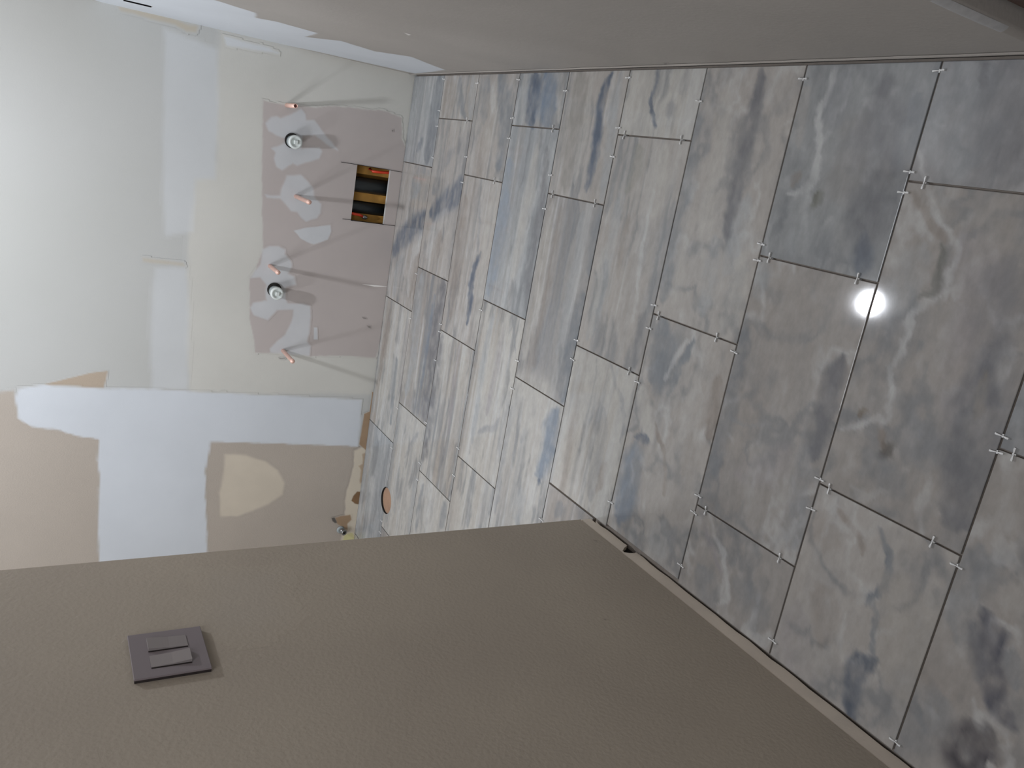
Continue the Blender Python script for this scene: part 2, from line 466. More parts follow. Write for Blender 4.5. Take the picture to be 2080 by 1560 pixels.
# saw over-cuts at the corners of the opening
for a, b in (((692, 328.5), (727, 335)), ((793, 345.5), (818.5, 350)), ((695, 445), (714, 446)), ((778, 455), (808, 460))):
    p, q = on_back(a), on_back(b); h = 0.0009
    zz = (p[1], q[1]); xx = (p[0] + q[0]) / 2
    box_obj('saw_cut', (xx - h, YB - 0.0053, min(zz)), (xx + h, YB - 0.0042, max(zz)), M['mark'], WB)
# paper-torn rim of the drywall at the cut-out
for lo, hi in (((HX0 - .0015, YB - 0.0053, HZ0), (HX0, YB + 0.01, HZ1)), ((HX1, YB - 0.0053, HZ0), (HX1 + .0015, YB + 0.01, HZ1))):
    box_obj('cut_edge', lo, hi, M['mark'], WB)

# --- ragged wall foot at the left, where the old base came off
C3 = (640, 780, 4.588)
patch('bare_plaster', 'back', crop([(445, 590), (490, 600), (470, 760), (440, 930), (430, 1010), (415, 1130), (400, 1250), (385, 1480), (235, 1480), (262, 1330), (285, 1240), (275, 1170), (285, 1030), (320, 900), (350, 780), (365, 620), (400, 600)], *C3),
      M['plaster'], WB, step=0.005, soft=0.004, wob=0.004, wscale=30, order=8)
patch('torn_paper', 'back', crop([(528, 70), (570, 70), (560, 260), (530, 330), (505, 560), (470, 610), (410, 560), (430, 420), (455, 275), (505, 255)], *C3),
      M['brown'], WB, step=0.004, soft=0.003, wob=0.002, order=9)
patch('torn_paper', 'back', crop([(470, 640), (480, 700), (440, 920), (415, 925), (405, 900), (420, 800), (400, 760), (440, 740), (440, 650)], *C3), M['brown'], WB, step=0.004, soft=0.004, wob=0.004, order=9, strength=0.7)
patch('hole', 'back', crop([(392, 1000), (432, 1005), (420, 1060), (410, 1120), (370, 1112), (335, 1085), (355, 1040)], *C3), M['brown_dark'], WB, step=0.003, soft=0.003, wob=0.002, order=10)
patch('torn_paper', 'back', crop([(180, 1240), (260, 1225), (330, 1210), (340, 1260), (300, 1300), (300, 1360), (250, 1330), (200, 1300)], *C3), M['brown'], WB, step=0.004, soft=0.004, wob=0.003, order=9)
patch('hole', 'back', crop([(150, 1245), (180, 1240), (205, 1290), (185, 1295), (160, 1275)], *C3), M['mark'], WB, step=0.003, soft=0.003, wob=0.001, order=11)
patch('insulation', 'back', crop([(270, 1400), (340, 1390), (370, 1430), (350, 1480), (250, 1480)], *C3), M['yellow'], WB, step=0.004, soft=0.006, wob=0.004, order=11)

# --- right wall: primer band beside the corner
patch('primer_patch', 'right', [(180, -4), (430, -2), (519, 26), (519, 36), (558, 43), (645, 67), (620, 75), (692, 83), (761, 104), (835, 115), (890, 137), (905, 142), (845, 150), (640, 104), (389, 52), (242, 17)],
      M['primer'], wall_right, step=0.007, soft=0.004, wob=0.003, wscale=30, order=1, label='white primer band beside the corner')
patch('scratch', 'right', [(820, 66), (835, 70), (830, 72)], M['white_mark'], wall_right, step=0.002, soft=0.003, wob=0, order=2, strength=0.6)
box_obj('slot_edge', (XR + 0.0002, SY1 - 0.0015, SZ0), (XR + 0.013, SY1 + 0.0005, SZ1), M['mark'], wall_right)
box_obj('slot_back', (XR + 0.013, SY0 - 0.01, SZ0 - 0.01), (XR + 0.016, SY1 + 0.01, SZ1 + 0.01), M['dark'], wall_right)
for q in ([(1349, 128), (1355, 128), (1355, 135), (1350, 135)],):
    patch('dark_mark', 'right', q, M['mark'], wall_right, step=0.002, soft=0.003, wob=0.001, order=2, strength=0.6)

# --- left partition: primer smear and small marks
patch('primer_smear', 'left', [(420, 1170), (560, 1165), (600, 1250), (520, 1290), (430, 1270)], paint('smear', (168, 160, 150), bump=0.45, bscale=120, alpha=True), wall_left, step=0.01, soft=0.05, wob=0.02, order=1, strength=0.3)
for q in ([(1204, 1097), (1214, 1098), (1212, 1100)], [(1224, 1257), (1233, 1258), (1230, 1260)]):
    patch('dark_mark', 'left', q, M['mark'], wall_left, step=0.0015, soft=0.0015, wob=0, order=1, strength=0.5)


# bare strip at the foot of the partition, with broken notches
def strip_mesh():
    x = XL - 0.001
    top = [(YL, 0.043)] + [(YL - 0.02 - i * 0.05, ZS + 0.0005 * math.sin(i * 2.1)) for i in range(64)]
    notch = [on_side(p, x) for p in crop([(1620, 1300), (1540, 1325), (1400, 1325), (1250, 1300), (1200, 1260), (1250, 1170), (1330, 1110), (1350, 1060)], 1180, 1030, 14.18)]
    notch2 = [on_side(p, x) for p in crop([(860, 690), (700, 620), (600, 560), (520, 500), (450, 420), (430, 400)], 1180, 1030, 14.18)]
    y_end = top[-1][0]
    bot = []
    y = y_end
    k = 0
    while y < notch[0][0] - 0.01:
        bot.append((y, 0.002 + 0.0016 * math.sin(k * 1.7) + 0.001 * math.sin(k * 4.1))); y += 0.035; k += 1
    bot += [(a, max(b, 0.003)) for a, b in notch]
    bot += [(notch[-1][0] + 0.005, 0.004)]
    bot += [(a, max(b, 0.003)) for a, b in notch2 if a > notch[-1][0] + 0.01]
    bot += [(YL - 0.03, 0.012), (YL - 0.01, 0.012), (YL, 0.010)]
    poly = bot + top
    bm = bmesh.new()
    f = bm.faces.new([bm.verts.new((x, a, b)) for a, b in poly])
    r = bmesh.ops.extrude_face_region(bm, geom=[f])
    bmesh.ops.translate(bm, vec=(-0.012, 0, 0), verts=[v for v in r['geom'] if isinstance(v, bmesh.types.BMVert)])
    bmesh.ops.triangulate(bm, faces=bm.faces)
    return mesh_of(bm)


link('bare_strip', strip_mesh(), M['strip'], wall_left, label='bare drywall strip where the baseboard was')
box_obj('cavity_shade', (XL - 0.10, -1.59, -0.008), (XL - 0.0142, YL - 0.02, ZS - 0.002), M['dark'], wall_left)  # near-black skin stands in for shade in the cavity behind the notches

# --- lip at the foot of the right wall (its paint edge stands a little proud)
bm = bmesh.new()
n = 90; ys = [YE + 0.0 + (YB - YE) * k / n for k in range(n + 1)]
rings = []
for k, y in enumerate(ys):
    wv = 0.0012 * math.sin(k * 0.9) + 0.0008 * math.sin(k * 2.3)
    zb = 0.010 + 0.005 * max(0, math.sin(k * 0.37 + 1)) + wv
    prof = [(XR - 0.001, 0.030 + wv), (XR - 0.0015, 0.027 + wv), (XR - 0.0025, 0.022), (XR - 0.0025, 0.016), (XR - 0.0005, zb), (XR + 0.01, zb)]
    rings.append([bm.verts.new((a, y, b)) for a, b in prof])
for i in range(n):
    for j in range(5):
        bm.faces.new((rings[i][j], rings[i + 1][j], rings[i + 1][j + 1], rings[i][j + 1])).smooth = True
bm.faces.new(rings[0]); bm.faces.new(list(reversed(rings[-1])))
M['lip'] = paint('lip_paint', (188, 182, 175), (178, 172, 165), bump=0.3, blot=8)
link('trim_1', mesh_of(bm), M['lip'], kind='structure')
box_obj('wall_foot', (XR + 0.002, YE + 0.02, -0.009), (XR + 0.03, YB, 0.009), M['dark'], wall_right)

# --- pale skin painting a highlight on the right wall's rounded free end
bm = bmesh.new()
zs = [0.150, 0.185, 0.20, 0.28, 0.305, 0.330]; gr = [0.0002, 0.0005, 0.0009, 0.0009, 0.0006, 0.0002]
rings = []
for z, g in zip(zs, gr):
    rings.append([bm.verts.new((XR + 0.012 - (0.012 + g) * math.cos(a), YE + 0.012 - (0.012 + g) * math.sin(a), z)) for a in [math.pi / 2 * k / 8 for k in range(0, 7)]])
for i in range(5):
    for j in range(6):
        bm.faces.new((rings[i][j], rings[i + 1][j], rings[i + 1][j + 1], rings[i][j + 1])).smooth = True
link('corner_highlight', mesh_of(bm), simple('highlight_pale', (176, 176, 176), 0.4, noise=0.25, scale=60), wall_right, label='pale painted highlight on the rounded corner')

# --- doorway past the end of the right wall
door = box_obj('door_1', (XR + 0.034, YE - 0.09, -0.009), (XR + 0.19, YE - 0.004, 2.05), M['door_wood'], kind='structure', bevel=0.004)
bm = bmesh.new(); add_box(bm, (XR + 0.028, YE - 0.07, 0), (XR + 0.034, YE - 0.02, 2.05), bevel=0.002)
link('door_stop', mesh_of(bm), M['door_wood'], door)

# ------------------------------------------------------------------ floor tiles
G = 0.0020                       # half joint
Y1 = 10.135 * PITCH              # first long joint from the back wall
Y1 = 2.26541066 * 0.308 / 0.22299553


def row_y(i):
    return YB - 0.003 if i == 0 else Y1 - (i - 1) * PITCH


JO = {0: 1.191, 1: 0.555, 2: 1.196, 3: 0.568, 4: 1.208, 5: 0.573, 6: 0.018, 7: 1.328, 8: 0.701, 9: 0.05, 10: 1.30, 11: 0.62, 12: 0.0, 13: 1.3, 14: .7, 15: 0.03}
LT = 1.984
CREAM = (196, 191, 180); BEIGE = (184, 176, 166); WARM = (170, 162, 153); COOL = (168, 172, 173); GREY = (150, 152, 155)
SLATE = (129, 136, 143); BLUE = (118, 136, 158); NAVY = (92, 106, 128); DARK = (122, 122, 126); BROWN = (152, 136, 122); WHITE = (206, 206, 202); MAUVE = (160, 152, 154)
# strokes: row, path in photo pixels, width as a share of the tile width, colour, strength
ST = [
 # row 0
 (0, [(893, 160), (880, 250), (866, 328)], .30, SLATE, .75), (0, [(872, 160), (862, 250), (850, 320)], .10, COOL, .6), (0, [(853, 160), (843, 250), (832, 325)], .25, COOL, .5),
 (0, [(860, 280), (846, 310)], .12, NAVY, .35), (0, [(845, 350), (856, 345), (872, 352)], .10, GREY, .6), (0, [(838, 370), (850, 380), (838, 400)], .15, COOL, .6),
 (0, [(876, 435), (852, 455), (830, 470), (810, 490), (800, 512)], .34, NAVY, .65), (0, [(876, 460), (850, 490), (838, 530), (828, 600)], .20, WHITE, .5), (0, [(850, 520), (843, 560), (835, 610)], .28, BROWN, .45),
 (0, [(816, 520), (806, 560), (800, 600)], .22, COOL, .5), (0, [(793, 625), (782, 700), (772, 770)], .16, BROWN, .5), (0, [(818, 640), (805, 720), (795, 800)], .2, WHITE, .5), (0, [(806, 730), (799, 800), (793, 860)], .12, SLATE, .6),
 (0, [(830, 650), (820, 740), (806, 815)], .15, MAUVE, .3), (0, [(776, 870), (768, 960), (755, 1060)], .14, COOL, .5), (0, [(790, 905), (775, 980), (768, 1040)], .12, SLATE, .35), (0, [(752, 900), (742, 1000), (735, 1080)], .10, WARM, .5),
 # row 1
 (1, [(915, 158), (908, 235)], .35, BROWN, .35), (1, [(935, 155), (933, 200), (945, 240)], .14, SLATE, .6), (1, [(960, 155), (955, 240)], .15, COOL, .45), (1, [(900, 260), (890, 320), (885, 360)], .2, CREAM, .4),
 (1, [(925, 300), (905, 330), (900, 345)], .16, GREY, .5), (1, [(945, 375), (925, 392), (900, 415), (876, 436)], .32, NAVY, .6), (1, [(895, 365), (880, 390)], .2, SLATE, .45), (1, [(935, 420), (915, 480), (905, 540)], .25, BEIGE, .5),
 (1, [(905, 430), (880, 470), (868, 520)], .2, WHITE, .45), (1, [(895, 470), (888, 520)], .18, BROWN, .35), (1, [(856, 560), (846, 650), (838, 740), (825, 800)], .22, COOL, .7), (1, [(900, 575), (890, 660), (880, 720), (872, 790), (862, 850)], .42, DARK, .8),
 (1, [(882, 600), (868, 700), (855, 790)], .12, BLUE, .5), (1, [(838, 620), (828, 700), (818, 790)], .16, CREAM, .5), (1, [(815, 840), (850, 870), (840, 930)], .3, CREAM, .6), (1, [(850, 880), (835, 905), (822, 930)], .08, GREY, .6), (1, [(800, 900), (790, 980), (785, 1060)], .15, SLATE, .3),
 (1, [(845, 970), (838, 1030), (830, 1080)], .2, COOL, .6), (1, [(812, 950), (800, 1040)], .15, COOL, .4),
 # row 2
 (2, [(1018, 150), (1022, 190), (1028, 235), (1020, 300), (1012, 340)], .26, SLATE, .75), (2, [(990, 160), (985, 210), (982, 250)], .2, SLATE, .5), (2, [(992, 260), (985, 320)], .22, CREAM, .4), (2, [(1000, 170), (1005, 230)], .12, WHITE, .4),
 (2, [(1010, 375), (995, 450), (980, 560), (968, 690)], .26, CREAM, .7), (2, [(945, 400), (935, 480), (925, 560), (915, 640)], .24, BROWN, .45), (2, [(976, 515), (963, 540), (957, 580), (955, 610), (950, 660)], .10, NAVY, .75),
 (2, [(975, 400), (972, 450), (970, 515)], .06, GREY, .6), (2, [(915, 430), (905, 520), (898, 600)], .1, CREAM, .5), (2, [(897, 690), (883, 750), (872, 840), (860, 930)], .38, DARK, .75), (2, [(888, 700), (874, 780), (866, 850)], .12, SLATE, .6),
 (2, [(935, 700), (922, 780), (910, 880)], .12, MAUVE, .5), (2, [(950, 710), (938, 800), (925, 900)], .14, CREAM, .5), (2, [(915, 700), (900, 800), (888, 900)], .1, WARM, .4), (2, [(915, 895), (900, 920)], .12, GREY, .4), (2, [(855, 985), (875, 1000), (868, 1080)], .3, WHITE, .4), (2, [(905, 1020), (895, 1070)], .15, SLATE, .5), (2, [(860, 985), (850, 1040), (845, 1080)], .12, SLATE, .5),
 # row 3
 (3, [(1088, 150), (1084, 200), (1082, 250)], .30, NAVY, .85), (3, [(1110, 150), (1112, 200), (1116, 245)], .34, BLUE, .85), (3, [(1140, 150), (1135, 250)], .12, CREAM, .5), (3, [(1068, 150), (1062, 240)], .14, CREAM, .4), (3, [(1096, 220), (1088, 250)], .08, WHITE, .3),
 (3, [(1035, 330), (1018, 430), (1002, 540), (992, 590)], .34, (150, 162, 174), .85), (3, [(1112, 300), (1104, 380), (1095, 450), (1075, 540), (1068, 630)], .14, DARK, .55), (3, [(1090, 300), (1070, 420), (1040, 560)], .22, CREAM, .55), (3, [(1055, 290), (1062, 270)], .14, GREY, .5), (3, [(1052, 380), (1035, 500)], .12, COOL, .4),
 (3, [(1040, 640), (1045, 680), (1048, 720)], .05, GREY, .6), (3, [(1000, 640), (985, 720), (970, 820), (960, 900)], .12, COOL, .6), (3, [(1025, 660), (1008, 750), (990, 840)], .1, MAUVE, .5), (3, [(980, 630), (968, 700)], .1, CREAM, .5), (3, [(1035, 800), (1020, 880), (1015, 960)], .14, GREY, .4), (3, [(970, 880), (1000, 870), (1015, 850)], .08, GREY, .55),
 (3, [(965, 950), (955, 1010), (950, 1070)], .14, SLATE, .45), (3, [(985, 1000), (975, 1060)], .16, BEIGE, .4), (3, [(930, 1000), (920, 1060)], .16, CREAM, .4),
 # row 4
 (4, [(1182, 148), (1172, 230), (1158, 310), (1150, 380)], .32, (158, 152, 142), .7), (4, [(1243, 150), (1236, 165), (1222, 200), (1214, 250), (1208, 310), (1200, 350), (1192, 390)], .13, NAVY, .9), (4, [(1262, 150), (1245, 230), (1235, 320), (1222, 400)], .16, COOL, .6), (4, [(1200, 160), (1188, 250), (1170, 370)], .1, CREAM, .5),
 (4, [(1122, 410), (1105, 500), (1085, 620), (1065, 720)], .2, CREAM, .5), (4, [(1140, 420), (1125, 520), (1100, 640), (1085, 740)], .14, BROWN, .35), (4, [(1218, 425), (1205, 500), (1195, 560)], .16, SLATE, .55), (4, [(1185, 430), (1170, 540), (1145, 650), (1130, 720)], .12, COOL, .5),
 (4, [(1182, 600), (1165, 690), (1155, 740), (1140, 810)], .26, SLATE, .8), (4, [(1120, 620), (1100, 720), (1090, 770)], .14, GREY, .45), (4, [(1055, 770), (1095, 800), (1070, 860)], .4, CREAM, .75), (4, [(1132, 835), (1118, 870), (1120, 900), (1108, 940), (1092, 965)], .24, BLUE, .65), (4, [(1095, 975), (1090, 985)], .07, NAVY, .8), (4, [(1058, 885), (1056, 900)], .05, GREY, .5), (4, [(1040, 830), (1020, 930), (1005, 1040)], .12, GREY, .45), (4, [(1060, 1000), (1050, 1060)], .25, COOL, .5),
 # row 5
 (5, [(1336, 138), (1330, 165), (1321, 200), (1318, 225), (1326, 242), (1330, 258)], .045, NAVY, .75), (5, [(1395, 150), (1385, 190)], .14, GREY, .3), (5, [(1300, 150), (1290, 260)], .25, CREAM, .3), (5, [(1365, 210), (1360, 240)], .1, GREY, .4),
 (5, [(1300, 300), (1290, 340), (1275, 390)], .16, (150, 150, 136), .55), (5, [(1350, 300), (1340, 370), (1325, 440)], .24, CREAM, .6), (5, [(1370, 420), (1350, 520), (1325, 630)], .2, GREY, .45), (5, [(1325, 390), (1310, 480), (1295, 580), (1285, 660)], .05, WHITE, .55),
 (5, [(1255, 400), (1240, 490), (1220, 600), (1195, 690)], .16, COOL, .55), (5, [(1290, 520), (1275, 600), (1265, 700)], .14, WARM, .5), (5, [(1310, 640), (1300, 700), (1288, 740)], .16, DARK, .5), (5, [(1230, 500), (1210, 610), (1200, 690)], .08, CREAM, .45), (5, [(1275, 440), (1255, 560)], .1, BROWN, .3),
 (5, [(1180, 720), (1200, 760), (1185, 850)], .3, CREAM, .6), (5, [(1242, 745), (1252, 785), (1265, 820), (1268, 860), (1262, 900)], .05, GREY, .6), (5, [(1262, 760), (1275, 800)], .10, CREAM, .5), (5, [(1225, 830), (1215, 930), (1200, 1010)], .16, GREY, .4), (5, [(1165, 850), (1150, 950), (1140, 1020)], .08, WARM, .5), (5, [(1195, 840), (1180, 940), (1165, 1010)], .06, WHITE, .45), (5, [(1230, 940), (1212, 1000)], .1, BROWN, .35), (5, [(1140, 1020), (1130, 1050)], .12, SLATE, .4),
 # row 6
 (6, [(1425, 190), (1405, 300), (1385, 400), (1362, 510), (1345, 610)], .22, SLATE, .55), (6, [(1548, 140), (1535, 210), (1520, 260), (1505, 330), (1492, 400), (1478, 480)], .15, DARK, .75), (6, [(1480, 180), (1465, 300), (1440, 430), (1425, 520)], .18, CREAM, .4), (6, [(1600, 150), (1575, 300), (1560, 400)], .25, BEIGE, .4),
 (6, [(1520, 400), (1500, 480), (1470, 560)], .16, COOL, .55), (6, [(1452, 480), (1440, 570), (1425, 640)], .14, COOL, .5), (6, [(1510, 520), (1490, 620), (1480, 680)], .2, CREAM, .5), (6, [(1400, 420), (1385, 520), (1370, 620)], .14, CREAM, .35), (6, [(1450, 190), (1430, 320)], .08, GREY, .3),
 (6, [(1345, 655), (1355, 700), (1340, 750), (1328, 790)], .26, SLATE, .7), (6, [(1410, 690), (1392, 730), (1372, 770), (1355, 800)], .07, SLATE, .75), (6, [(1395, 690), (1375, 730), (1350, 770)], .05, WHITE, .5), (6, [(1450, 730), (1430, 800), (1400, 860)], .3, BEIGE, .6), (6, [(1465, 770), (1450, 830), (1440, 890)], .13, BROWN, .65), (6, [(1302, 790), (1312, 850), (1325, 900)], .18, CREAM, .8),
 (6, [(1288, 882), (1310, 893), (1318, 905)], .07, NAVY, .7), (6, [(1292, 900), (1280, 960), (1270, 1020), (1258, 1060)], .26, BLUE, .55), (6, [(1332, 860), (1348, 920), (1352, 970), (1346, 1010)], .05, BROWN, .6), (6, [(1400, 900), (1390, 980), (1380, 1050)], .25, WARM, .5), (6, [(1270, 1080), (1290, 1100)], .2, SLATE, .4), (6, [(1345, 1060), (1330, 1130)], .25, COOL, .35), (6, [(1305, 870), (1306, 880)], .04, GREY, .6), (6, [(1370, 1070), (1360, 1120)], .08, GREY, .4),
 # row 7
 (7, [(1695, 140), (1682, 190), (1668, 230), (1662, 280), (1655, 330), (1652, 370), (1620, 395), (1595, 400)], .06, WHITE, .6), (7, [(1720, 150), (1705, 190), (1690, 260)], .16, GREY, .6), (7, [(1605, 380), (1625, 355)], .06, BROWN, .6), (7, [(1655, 400), (1668, 415)], .11, (120, 120, 108), .7), (7, [(1800, 170), (1795, 260), (1790, 350), (1770, 430), (1750, 500)], .35, DARK, .6),
 (7, [(1865, 200), (1845, 290), (1825, 380)], .14, SLATE, .5), (7, [(1740, 250), (1720, 340)], .2, GREY, .3), (7, [(1650, 440), (1620, 480), (1600, 510)], .2, COOL, .4), (7, [(1760, 480), (1745, 550)], .14, NAVY, .35), (7, [(1660, 500), (1670, 470), (1690, 440)], .05, WHITE, .4), (7, [(1640, 180), (1620, 300)], .1, BEIGE, .4),
 (7, [(1555, 530), (1540, 600)], .15, COOL, .6), (7, [(1515, 640), (1495, 740), (1470, 860), (1450, 960)], .16, SLATE, .4), (7, [(1620, 580), (1600, 700), (1590, 760)], .3, WARM, .45), (7, [(1715, 720), (1690, 790), (1665, 880), (1655, 930)], .16, DARK, .7), (7, [(1640, 900), (1625, 990), (1610, 1050)], .14, GREY, .5), (7, [(1650, 620), (1700, 640)], .3, WARM, .3), (7, [(1480, 840), (1510, 860), (1560, 870)], .03, GREY, .5), (7, [(1500, 960), (1560, 960), (1600, 900)], .2, MAUVE, .3), (7, [(1640, 1020), (1600, 1110)], .2, SLATE, .45),
 (7, [(1425, 1045), (1437, 1090), (1452, 1130), (1468, 1170)], .05, MAUVE, .6), (7, [(1440, 1040), (1452, 1090), (1470, 1130), (1480, 1180), (1478, 1220), (1455, 1225)], .045, WHITE, .5), (7, [(1420, 1150), (1440, 1200), (1450, 1230)], .2, SLATE, .4), (7, [(1500, 1180), (1530, 1230), (1540, 1290)], .25, SLATE, .35), (7, [(1520, 1120), (1560, 1170)], .12, WARM, .4),
 # row 8
 (8, [(1960, 140), (1945, 260), (1935, 340)], .5, COOL, .45), (8, [(2000, 125), (1995, 180)], .05, DARK, .6), (8, [(2040, 150), (2050, 260), (2060, 350)], .4, DARK, .45), (8, [(1852, 395), (1878, 430), (1900, 470), (1918, 500)], .05, BROWN, .5), (8, [(1885, 400), (1905, 440), (1932, 490), (1942, 520), (1925, 570), (1915, 600), (1880, 610), (1850, 640), (1842, 690), (1838, 720), (1815, 745), (1812, 800), (1795, 850), (1740, 870), (1705, 875)], .045, WHITE, .55),
 (8, [(1905, 500), (1912, 540), (1898, 590), (1860, 605)], .05, (112, 114, 106), .5), (8, [(1870, 500), (1840, 560), (1810, 640)], .2, COOL, .4), (8, [(1960, 480), (1990, 560), (1985, 640), (1960, 740), (1940, 840)], .3, MAUVE, .35), (8, [(2040, 540), (2030, 640), (2010, 740)], .3, DARK, .35), (8, [(1745, 850), (1765, 838)], .04, (128, 108, 84), .8), (8, [(1795, 900), (1810, 915)], .12, (104, 98, 92), .65), (8, [(1790, 870), (1790, 905)], .05, BROWN, .6),
 (8, [(2050, 700), (2000, 800), (1985, 880), (1965, 960), (1935, 1060)], .30, DARK, .75), (8, [(1760, 930), (1790, 960), (1830, 1000)], .2, SLATE, .35), (8, [(1735, 980), (1760, 1020), (1800, 1000)], .06, WHITE, .4), (8, [(2010, 760), (1990, 850)], .05, (150, 138, 120), .5), (8, [(1860, 850), (1880, 950)], .25, GREY, .4),
 (8, [(1785, 1072), (1793, 1095), (1808, 1130), (1804, 1165), (1795, 1190), (1768, 1212), (1762, 1222)], .05, SLATE, .8), (8, [(1790, 1190), (1770, 1215), (1778, 1250), (1770, 1285), (1772, 1310), (1782, 1338)], .045, SLATE, .75), (8, [(1782, 1340), (1750, 1352), (1735, 1375), (1728, 1410), (1725, 1440), (1728, 1460)], .13, (96, 106, 122), .85), (8, [(1800, 1180), (1850, 1250), (1830, 1400)], .4, (178, 170, 158), .6), (8, [(1660, 1190), (1680, 1240), (1670, 1300)], .2, BROWN, .35), (8, [(1640, 1060), (1700, 1100)], .2, BROWN, .25), (8, [(1700, 1040), (1740, 1090), (1750, 1130)], .05, BROWN, .5), (8, [(1615, 1230), (1610, 1340), (1650, 1390)], .25, MAUVE, .35),
 # row 9 and the near corner
 (9, [(2070, 960), (2050, 1010), (2030, 1080)], .3, WARM, .5), (9, [(2060, 1110), (2030, 1130)], .2, WHITE, .4), (9, [(1990, 1120), (1970, 1200), (1950, 1300)], .2, SLATE, .4), (9, [(2000, 1250), (2020, 1290), (2010, 1350), (2030, 1440), (2060, 1480)], .14, (84, 86, 100), .8), (9, [(1970, 1270), (1990, 1300), (1990, 1380)], .10, DARK, .6), (9, [(2000, 1480), (1960, 1530), (1990, 1560)], .25, (82, 78, 84), .8), (9, [(1900, 1400), (1880, 1480)], .2, SLATE, .35), (9, [(2060, 1330), (2070, 1400)], .1, SLATE, .5), (9, [(1930, 1300), (1910, 1380)], .2, WARM, .5), (9, [(2050, 1180), (2060, 1250)], .15, CREAM, .3), (9, [(2060, 850), (2070, 800)], .3, COOL, .3),
]
# overall tone of each tile: (row, k-th tile from the right wall) -> base colour, stripe amplitude, blotch amplitude
BASE = {(0, 0): (COOL, .5, .3), (0, 1): (BEIGE, .3, .5), (0, 2): (CREAM, .9, .2), (0, 3): (COOL, .8, .2),
        (1, 0): (BEIGE, .6, .4), (1, 1): (BEIGE, .3, .7), (1, 2): (WARM, 1., .2), (1, 3): (CREAM, .5, .5),
        (2, 0): (BEIGE, .3, .8), (2, 1): (BEIGE, .7, .3), (2, 2): (CREAM, 1., .2), (2, 3): (CREAM, .7, .3),
        (3, 0): (COOL, .7, .4), (3, 1): (COOL, .6, .4), (3, 2): (CREAM, .9, .3), (3, 3): (CREAM, .6, .5),
        (4, 0): (BEIGE, .6, .3), (4, 1): ((166, 162, 157), .8, .2), (4, 2): (CREAM, .4, .5),
        (5, 0): (CREAM, .2, .5), (5, 1): (BEIGE, .7, .5), (5, 2): (CREAM, .8, .4),
        (6, 0): (BEIGE, .1, .2), (6, 1): (BEIGE, .7, .4), (6, 2): (BEIGE, .3, .7),
        (7, 0): ((158, 160, 159), .3, .8), (7, 1): (WARM, .4, .4), (7, 2): (WARM, .2, .8),
        (8, 0): ((160, 158, 157), .2, .8), (8, 1): (WARM, .3, .9), (8, 2): (BEIGE, .2, .7),
        (9, 0): ((158, 158, 157), .2, .9), (9, 1): (WARM, .2, 1.), (9, 2): (WARM, .2, 1.)}
HOLE = (-1.546, 3.118, 0.062)
HOLEC = Vector((HOLE[0], HOLE[1]))


def dist_path(P, path):
    """distance to the stroke and position along it (0..1)"""
    seg = [math.dist(a, b) for a, b in zip(path[:-1], path[1:])]; tot = sum(seg); run = 0
    best = np.full(len(P), 1e9); pos = np.zeros(len(P))
    for a, b, L in zip(path[:-1], path[1:], seg):
        a = np.array(a); b = np.array(b); e = b - a
        t = np.clip(((P - a) @ e) / max(e @ e, 1e-12), 0, 1)
        d = P - (a + t[:, None] * e)
        d = np.sqrt(np.einsum('ij,ij->i', d, d))
        pos = np.where(d < best, (run + t * L) / tot, pos); best = np.minimum(best, d)
        run += L
    return best, pos


